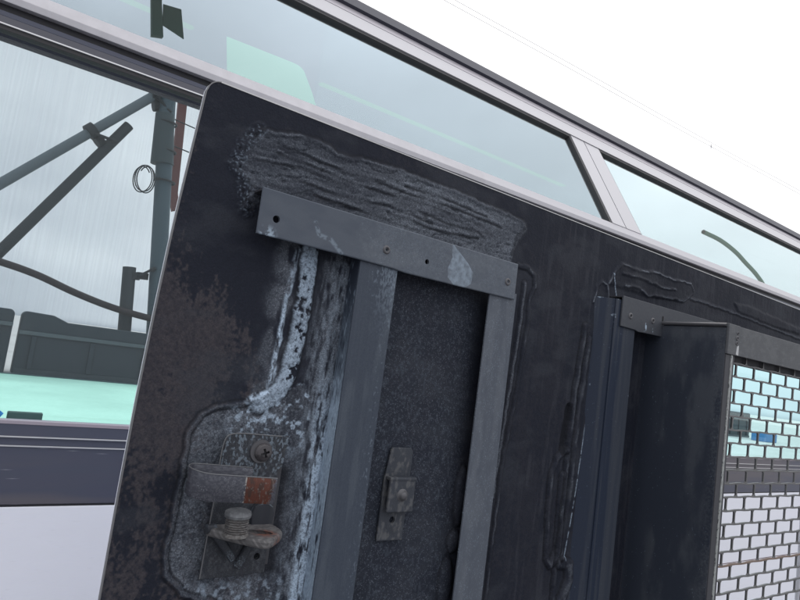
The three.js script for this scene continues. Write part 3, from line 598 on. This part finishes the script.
M.bolt = std([0.085, 0.085, 0.095], 0.5, 0.3);
M.holeDark = std([0.008, 0.008, 0.010], 0.9);

const rivet = (x, y, z, parent, r = 0.0052) => {
  const g = new THREE.LatheGeometry([[0.0016, -0.002], [0.0018, 0.0006], [r * 0.55, 0.0016], [r * 0.85, 0.0012], [r, 0]].map((p) => new THREE.Vector2(...p)), 24);
  g.rotateX(Math.PI / 2); g.translate(x, y, z);
  return part('rivet', g, M.bolt, parent);
};
{
  // first horizontal bracket: an angle iron with drilled holes
  const f = plate([[0.230, 0.1125], [0.2295, 0.1612], [0.6045, 0.1578], [0.6045, 0.1085], [0.50, 0.1085], [0.42, 0.1088], [0.40, 0.1105], [0.33, 0.1118]], 0.0242, 0.0272, [[0.249, 0.1315, 0.0052], [0.3885, 0.130, 0.0024], [0.449, 0.1285, 0.0044], [0.588, 0.130, 0.0018]], 0.0013);
  const b = part('bracket', uvXY(f, 0.228, 0.105, 0.38, 0.058), M.iron1, flap, 'upper grey angle iron with drilled holes and a pale drip mark');
  part('flange', plate([[0.231, 0.1585], [0.231, 0.1610], [0.6040, 0.1575], [0.6040, 0.1550]], 0.001, 0.0243, [], 0.0004), M.dark, b);
  rivet(0.3885, 0.130, 0.0272, b); rivet(0.588, 0.130, 0.0272, b);
  // uprights
  const u1 = part('upright', uvXY(merge(box(0.358, 0.4105, -0.80, 0.150, 0.0212, 0.0237, 0.0008), box(0.408, 0.4105, -0.80, 0.150, 0.0, 0.0214, 0.0004)), 0.356, -0.80, 0.056, 0.95), M.upright1, flap, 'left upright channel, smooth blue grey steel');
  const webMap = tex(64, 1024, (u, v, i, j) => {
    const y = -0.80 + v * 0.95, f = fbm(u * 5, v * 90, 4), g = fbm(u * 16, v * 16, 4), k = 0.85 + 0.3 * hash(i, j);
    const low = step(0.0, -0.10, y) * step(-0.31, -0.27, y) + 0.25 * step(0.10, 0.0, y);
    const w = low * step(0.28, 0.5, g * 0.6 + f * 0.4) + 0.3 * step(0.6, 0.8, f);
    const c = mix3([0.020, 0.026, 0.042], [0.28, 0.355, 0.45], sat(w * 1.15) * (0.6 + 0.6 * fbm(u * 20, v * 400, 2)));
    return [c[0] * k, c[1] * k, c[2] * k];
  });
  part('web', uvXY(box(0.358, 0.3605, -0.80, 0.150, -0.004, 0.0211, 0.0004), 0, -0.80, 0.021, 0.95, 'z', 'y'), wear(webMap, 0.7), u1, 'left side of the channel with a pale blue white streak');
  const u2 = part('upright', uvXY(merge(box(0.5615, 0.6115, -0.80, 0.1175, 0.0212, 0.0237, 0.0006), box(0.609, 0.6115, -0.80, 0.1175, 0.0, 0.0214, 0.0004)), 0.560, -0.80, 0.053, 0.95), M.upright2, flap, 'middle upright, a narrow grey speckled bar');
  const web = plate([[0.809, 0.0], [0.832, 0.0212], [0.832, 0.0237], [0.888, 0.0237], [0.888, 0.0], [0.8855, 0.0], [0.8855, 0.0212], [0.8345, 0.0212], [0.812, 0.0]], -0.15, 0.80, [], 0.0004);
  web.rotateX(Math.PI / 2);                                       // outline in x,z pulled down along y
  part('upright', uvXY(web, 0.805, -0.80, 0.09, 0.95), M.upright3, flap, 'right upright with a slanting left side, dark blue black');
  // second bracket and the rod over the box
  const i2 = part('bracket', uvXY(plate([[0.845, 0.1082], [0.845, 0.1568], [1.60, 0.1568], [1.60, 0.112], [0.962, 0.112], [0.958, 0.1065], [0.905, 0.1058], [0.893, 0.1052], [0.884, 0.1072]], 0.0242, 0.0272, [[0.868, 0.1275, 0.0018], [0.930, 0.129, 0.0018]], 0.0008), 0.845, 0.104, 0.755, 0.054), M.iron2, flap, 'right angle iron behind the mesh box, with two rivets');
  part('flange', box(0.846, 1.60, 0.1542, 0.1566, 0.001, 0.0243, 0.0003), M.dark, i2);
  rivet(0.868, 0.1275, 0.0272, i2); rivet(0.930, 0.129, 0.0272, i2);
  part('slot', box(0.9565, 0.9605, 0.130, 0.141, 0.0262, 0.0277, 0.0004), M.holeDark, i2);
}
{
  // the mesh box: side sheet, rails, woven mesh
  const bx = part('mesh_box', uvXY(box(0.9590, 0.9610, -0.78, 0.1255, -0.008, 0.1345, 0.0006), 0.0, -0.40, 0.1345, 0.525, 'z', 'y'), M.boxWall, flap, 'deep box with a black side sheet and a metal mesh front');
  part('top_rod', rod([0.9585, 0.1295, 0.022], [0.9585, 0.1295, 0.135], 0.0030), M.bolt, bx);
  part('top_sheet', box(0.9612, 1.655, 0.1255, 0.1272, 0.028, 0.1345, 0.0004), M.boxWall, bx);
  part('right_sheet', box(1.652, 1.654, -0.78, 0.125, 0.001, 0.1345, 0.0004), M.boxWall, bx);
  part('front_rail', uvXY(box(0.9935, 1.655, 0.0855, 0.1315, 0.1345, 0.1375, 0.0008), 0.96, 0.085, 0.70, 0.05), M.boxFront, bx, 'grey top rail of the mesh box');
  const lip = part('corner_piece', uvXY(box(0.9585, 0.9930, 0.0850, 0.1320, 0.1348, 0.1388, 0.0008), 0.96, 0.085, 0.70, 0.05), M.boxFront, bx);
  for (const [x, y, s] of [[0.985, 0.112, 0.9], [0.984, 0.104, 0.75], [0.986, 0.120, 0.6]]) rivet(x, y, 0.1386, bx, 0.0045 * s);
  part('paint_chip', plate([[0.984, 0.0865], [0.9915, 0.0855], [0.9915, 0.1015], [0.986, 0.099]], 0.1386, 0.1392, [], 0.0001), std([0.42, 0.43, 0.45], 0.6), bx);
  part('side_rail', box(0.9600, 0.9745, -0.78, 0.0848, 0.1328, 0.1362, 0.0008), M.dark, bx);
  part('worn_or_glint_edge', uvXY(box(0.9745, 0.9795, -0.78, 0.0848, 0.1325, 0.1374, 0.001), 0.9745, -0.45, 0.005, 0.535), M.worn, bx, 'worn pale edge beside the mesh');
  part('side_rail', box(0.9797, 0.990, -0.78, 0.0848, 0.118, 0.1345, 0.0008), M.dark, bx);
  part('cover_strip', box(0.985, 1.655, 0.0735, 0.1050, 0.1150, 0.1170, 0.0004), M.dark, bx);
  // brick pattern mesh: wavy horizontal strips on edge, short upright strips between them
  const z0 = 0.1185, z1 = 0.1218, px = 0.060, py = 0.0212, top = 0.0757, N = 40;
  const strips = [], rusty = [];
  for (let r = -2; r < N; r++) {
    const y = top - r * py;
    const dst = r === 15 ? rusty : strips;
    const seg = 46, x0 = 0.985, x1 = 1.65;
    const pts = [], h = 0.0013;
    for (let k = 0; k <= seg; k++) { const x = mix(x0, x1, k / seg); pts.push([x, y + 0.0006 * Math.sin(x / px * Math.PI * 2 + r * Math.PI) + 0.0005 * (noise(x * 60, r) - 0.5)]); }
    const outline = [...pts.map(([x, yy]) => [x, yy - h]), ...[...pts].reverse().map(([x, yy]) => [x, yy + h])];
    dst.push(plate(outline, z0, z1, [], 0.0004));
    const ph = ((r % 2) + 2) % 2 ? 0 : 0.5;
    for (let x = 1.057 + (ph - 2) * px; x < 1.65; x += px) if (x > 0.99) {
      const jx = x + 0.0012 * (rnd() - 0.5), w = 0.0034, f = 0.0026, ya = y - py + h * 0.8, yb = y - h * 0.8;
      strips.push(plate([[jx - w / 2 - f, ya], [jx + w / 2 + f, ya], [jx + w / 2, ya + f], [jx + w / 2, yb - f], [jx + w / 2 + f, yb], [jx - w / 2 - f, yb], [jx - w / 2, yb - f], [jx - w / 2, ya + f]], z0 + 0.0002, z1 - 0.0002, [], 0.0003));
    }
  }
  part('mesh', merge(...strips), std([0.12, 0.12, 0.125], 0.42, 0.35), bx, 'grey metal mesh in a brick pattern');
  part('mesh_strip', merge(...rusty), std([0.16, 0.115, 0.095], 0.75), bx, 'rusty strip of the mesh');
}
{
  // latch in its pocket
  const grimy = (s) => wear(steelMap([0.026, 0.027, 0.034], [0.078, 0.077, 0.085], (u, v, i, j) => {
    const f = fbm(u * 34 + s, v * 50, 4), m = fbm(u * 9 + s, v * 14, 5), g = hash(i, j + s);
    return [0.10 + 0.75 * step(0.45, 0.75, f * 0.5 + m * 0.5) + 0.3 * (g - 0.5), 0.42 * step(0.52, 0.68, fbm(u * 34, v * 46 + s, 5)) * step(0.55, 0.85, v) * (0.4 + 0.6 * g) + 0.25 * step(0.93, 1, g), 0.4 * step(0.55, 0.70, m)];
  }, 256, 384), 0.55, 0.15);
  const latch = part('latch', uvXY(plate([[0.2345, -0.2325], [0.2385, -0.0945], [0.243, -0.0905], [0.3085, -0.0900], [0.3055, -0.123], [0.3010, -0.126], [0.3030, -0.231]], 0.008, 0.012, [[0.292, -0.2135, 0.0042]], 0.0008), 0.234, -0.233, 0.075, 0.144), grimy(1), flap, 'rusty latch plate with spring clip, stud and hook');
  part('back_plate', box(0.298, 0.3085, -0.225, -0.105, 0.001, 0.006, 0.0008), M.dark, latch);
  // cross head screw with washer
  const ev = new Evaluator(); ev.attributes = ['position', 'normal'];
  const dome = new THREE.LatheGeometry([[0, 0.0062], [0.004, 0.0058], [0.0072, 0.0044], [0.0092, 0.0022], [0.0096, 0], [0, 0]].map((p) => new THREE.Vector2(...p)), 32);
  dome.rotateX(Math.PI / 2);
  const A = new Brush(dome); A.updateMatrixWorld();
  let cut = A;
  for (const a of [0.35, 0.35 + Math.PI / 2]) { const c = new Brush(new THREE.BoxGeometry(0.0094, 0.0024, 0.007)); c.position.z = 0.0062; c.rotation.z = a; c.updateMatrixWorld(); cut = ev.evaluate(cut, c, SUBTRACTION); }
  const sg = cut.geometry; sg.translate(0.2805, -0.1075, 0.0135);
  part('washer', new THREE.CylinderGeometry(0.0118, 0.0122, 0.0018, 32).rotateX(Math.PI / 2).translate(0.2785, -0.107, 0.0127), M.bolt, latch);
  part('screw', toCreasedNormals(sg, 0.6), std([0.058, 0.054, 0.060], 0.5, 0.3), latch);
  // spring clip: a strap bent back on itself
  const cl = [], zin = 0.0125, zo = 0.060, xb = 0.2165, rr = (zo - zin) / 2, zc = (zo + zin) / 2, th = 0.0022;
  const side = (r) => { const o = []; for (let k = 0; k <= 16; k++) { const a = Math.PI / 2 + k / 16 * Math.PI; o.push([xb + r * 0.68 * Math.cos(a), zc + r * Math.sin(a)]); } return o; };
  cl.push([0.2785, zo], ...side(rr), [0.272, zin], [0.272, zin + th], ...side(rr - th).reverse(), [0.2785, zo - th]);
  const cg = plate(cl, 0, 0.0245, [], 0.0005); cg.rotateX(Math.PI / 2); cg.translate(0, -0.1205, 0);
  const p = cg.attributes.position; for (let i = 0; i < p.count; i++) p.setY(i, p.getY(i) - 0.055 * (p.getX(i) - 0.21));
  cg.computeVertexNormals(); uvXY(cg, 0.195, -0.15, 0.09, 0.032);
  for (let i = 0; i < p.count; i++) if (p.getZ(i) < 0.045) cg.attributes.uv.setX(i, cg.attributes.uv.getX(i) * 0.45);
  const clipMap = tex(384, 128, (u, v, i, j) => {
    const x = 0.195 + u * 0.09, f = fbm(u * 60, v * 24, 4), b = fbm(u * 14, v * 6, 5), k = 0.8 + 0.4 * hash(i, j);
    let c = mix3([0.050, 0.052, 0.067], [0.080, 0.083, 0.10], step(0.3, 0.75, f));
    c = mix3(c, [0.22, 0.235, 0.27], 0.7 * step(0.90, 0.99, hash(i >> 1, j >> 1)) * step(0.40, 0.6, b));
    const rust = step(0.2462, 0.2480, x + 0.001 * (f - 0.5)) * step(0.2745, 0.2710, x + 0.006 * (f - 0.5) - 0.004 * v);
    c = mix3(c, mix3(mix3([0.088, 0.033, 0.024], [0.052, 0.029, 0.025], step(0.35, 0.65, fbm(u * 30, v * 5, 4))), [0.13, 0.115, 0.11], 0.7 * step(0.62, 0.70, fbm(u * 50 + v * 6, v * 9 - u * 20, 4))), rust);
    c = mix3(c, [0.25, 0.24, 0.23], step(0.0009, 0.0004, Math.abs(x - 0.2465)) * step(0.4, 0.6, f));
    return [c[0] * k, c[1] * k, c[2] * k];
  });
  part('spring_clip', toCreasedNormals(cg, 0.6), wear(clipMap, 0.42, 0.3), latch, 'bent spring strap with an orange rust patch at its free end');
  const edge = std([0.115, 0.118, 0.13], 0.5, 0.2);  // rim highlights of strap and plate, put in as pale tubes
  const sk = (x, y0) => y0 - 0.055 * (x - 0.21), loop = [[0.2785, zo], ...side(rr), [0.272, zin]].map(([x, z]) => [x, sk(x, -0.1203), z - 0.0005]);
  part('worn_or_glint_edge', tube(loop, 0.0006, 120, 6), edge, latch, 'rim highlight of the spring strap, put in as a pale tube');
  part('worn_or_glint_edge', tube([[0.2352, -0.2315, 0.0118], [0.2370, -0.160, 0.0118], [0.2388, -0.0955, 0.0118], [0.2432, -0.0912, 0.0118], [0.300, -0.0906, 0.0118]], 0.0007, 80, 6), edge, latch, 'edge highlight of the latch plate, put in as a pale tube');
  // stud: flat head over a threaded shank
  const prof = [[0, 0.0], [0.0095, -0.0005], [0.0122, -0.0018], [0.0128, -0.0045], [0.0124, -0.0068], [0.0100, -0.0085]];
  for (let k = 0; k < 6; k++) { const y = -0.009 - k * 0.0021; prof.push([0.0104, y], [0.0112, y - 0.0008], [0.0102, y - 0.0018]); }
  prof.push([0.0120, -0.0225], [0.0125, -0.0245], [0, -0.0245]);
  const st = new THREE.LatheGeometry(prof.map((q) => new THREE.Vector2(...q)).reverse(), 36); st.rotateZ(0.03); st.translate(0.2500, -0.1565, 0.045);
  part('stud', toCreasedNormals(st, 0.9), wear(steelMap([0.082, 0.070, 0.068], [0.145, 0.134, 0.132], (u, v) => [step(0.3, 0.8, fbm(u * 40, v * 30, 4)) * 0.9, 0.12 * step(0.80, 0.86, v), 0.3 * step(0.55, 0.7, fbm(u * 9, v * 9 + 4, 3))], 128, 128), 0.6, 0.2), latch, 'stubby threaded stud');
  // hook: a thick flat lever lying level, with a slot
  const hk = [[0.231, 0.019], [0.2365, 0.0285], [0.249, 0.046], [0.262, 0.0625], [0.270, 0.0695], [0.279, 0.0675], [0.291, 0.056], [0.3005, 0.044], [0.3025, 0.030], [0.300, 0.016], [0.284, 0.011], [0.240, 0.011]];
  const cur = new THREE.CatmullRomCurve3(hk.map((q) => new THREE.Vector3(q[0], q[1], 0)), true, 'catmullrom', 0.4).getPoints(70).slice(0, -1).map((q) => [q.x, q.y]);
  const slot = []; for (let k = 0; k < 24; k++) { const a = -k / 24 * Math.PI * 2, cx = 0.0150 * Math.cos(a), cy = 0.0085 * Math.sin(a); slot.push([0.2765 + cx * 0.86 - cy * 0.5, 0.0435 + cx * 0.5 + cy * 0.86]); }
  const hg = plate(cur, 0, 0.0085, [slot], 0.0024); hg.rotateX(Math.PI / 2); hg.translate(0, -0.1795, 0);
  const hookUV = (g) => { const q = g.attributes.position; uvXY(g, 0.23, 0.01, 0.075, 0.06, 'x', 'z'); for (let i = 0; i < q.count; i++) { const t = q.getY(i) + 0.18; g.attributes.uv.setXY(i, g.attributes.uv.getX(i) + t * 9, g.attributes.uv.getY(i) + t * 14); } return g; };
  const rustMap = tex(256, 256, (u, v, i, j) => {
    const x = 0.23 + u * 0.075, z = 0.01 + v * 0.06, f = fbm(u * 22, v * 22, 4), k = 0.9 + 0.2 * hash(i, j);
    let c = mix3([0.080, 0.078, 0.082], [0.145, 0.142, 0.147], step(0.35, 0.7, f));
    c = mix3(c, [0.17, 0.068, 0.048], step(0.016, 0.006, Math.hypot(x - 0.280, (z - 0.048))) * step(0.35, 0.55, f) * 0.9);
    return [c[0] * k, c[1] * k, c[2] * k];
  });
  part('hook', hookUV(hg), wear(rustMap, 0.55, 0.2), latch, 'thick hooked lever with a rusty slot');
  part('hinge_lug', plate([[0.279, -0.192], [0.276, -0.170], [0.279, -0.162], [0.282, -0.1595], [0.288, -0.1578], [0.294, -0.1583], [0.299, -0.162], [0.3015, -0.168], [0.3005, -0.178], [0.296, -0.192]], 0.0115, 0.0185, [], 0.0012), grimy(5), latch);
  part('hinge_pin', rod([0.231, -0.1815, 0.020], [0.240, -0.1815, 0.020], 0.0045), grimy(2), latch);
  part('finger', rod([0.242, -0.186, 0.020], [0.262, -0.212, 0.020], 0.0052, 0.0036, 10), grimy(7), latch);
  part('finger', rod([0.284, -0.190, 0.018], [0.272, -0.222, 0.012], 0.0040, 0.0045, 10), grimy(8), latch);
}
{
  // small clip between the uprights
  const m = wear(steelMap([0.040, 0.042, 0.052], [0.085, 0.082, 0.088], (u, v, i, j) => [step(0.45, 0.7, fbm(u * 10, v * 16, 4)), 0.25 * step(0.985, 1, hash(i, j)), 0.3 * step(0.6, 0.8, fbm(u * 6, v * 9, 3))], 128, 256), 0.55);
  const c = part('small_clip', uvXY(plate([[0.4455, -0.209], [0.4455, -0.135], [0.450, -0.1015], [0.453, -0.0985], [0.480, -0.0985], [0.4835, -0.102], [0.4835, -0.209]], 0.0015, 0.0045, [[0.4645, -0.1845, 0.0048]], 0.0008), 0.444, -0.21, 0.042, 0.112), m, flap, 'small dark clip with a raised tab between two uprights');
  part('raised_tab', uvXY(merge(box(0.4475, 0.4860, -0.1735, -0.1345, 0.0105, 0.0150, 0.0018), box(0.4470, 0.4865, -0.1365, -0.1320, 0.0035, 0.0155, 0.0015)), 0.444, -0.21, 0.042, 0.112), m, c);
  part('clip_screw', new THREE.LatheGeometry([[0.0, 0.005], [0.003, 0.0048], [0.0048, 0.003], [0.0055, 0], [0.0075, -0.0002], [0.0078, -0.0012]].map((q) => new THREE.Vector2(...q)).reverse(), 20).rotateX(Math.PI / 2).translate(0.4670, -0.1530, 0.0158), M.bolt, c);
}
// the arms that carry the flap on the coach, below what the photograph shows
for (const x of [0.45, 0.75]) part('support_arm', tube([[x, -0.60, -0.012], [x, -0.62, -0.15], [x + 0.05, -0.66, -0.35], [x + 0.05, -0.66, ZB]], 0.014, 24), M.dark, flap);

const renderer = new THREE.WebGLRenderer({ antialias: true });
renderer.setSize(1024, 768);
renderer.toneMapping = THREE.LinearToneMapping;
renderer.toneMappingExposure = 1;
renderer.shadowMap.enabled = true;
renderer.render(scene, camera);
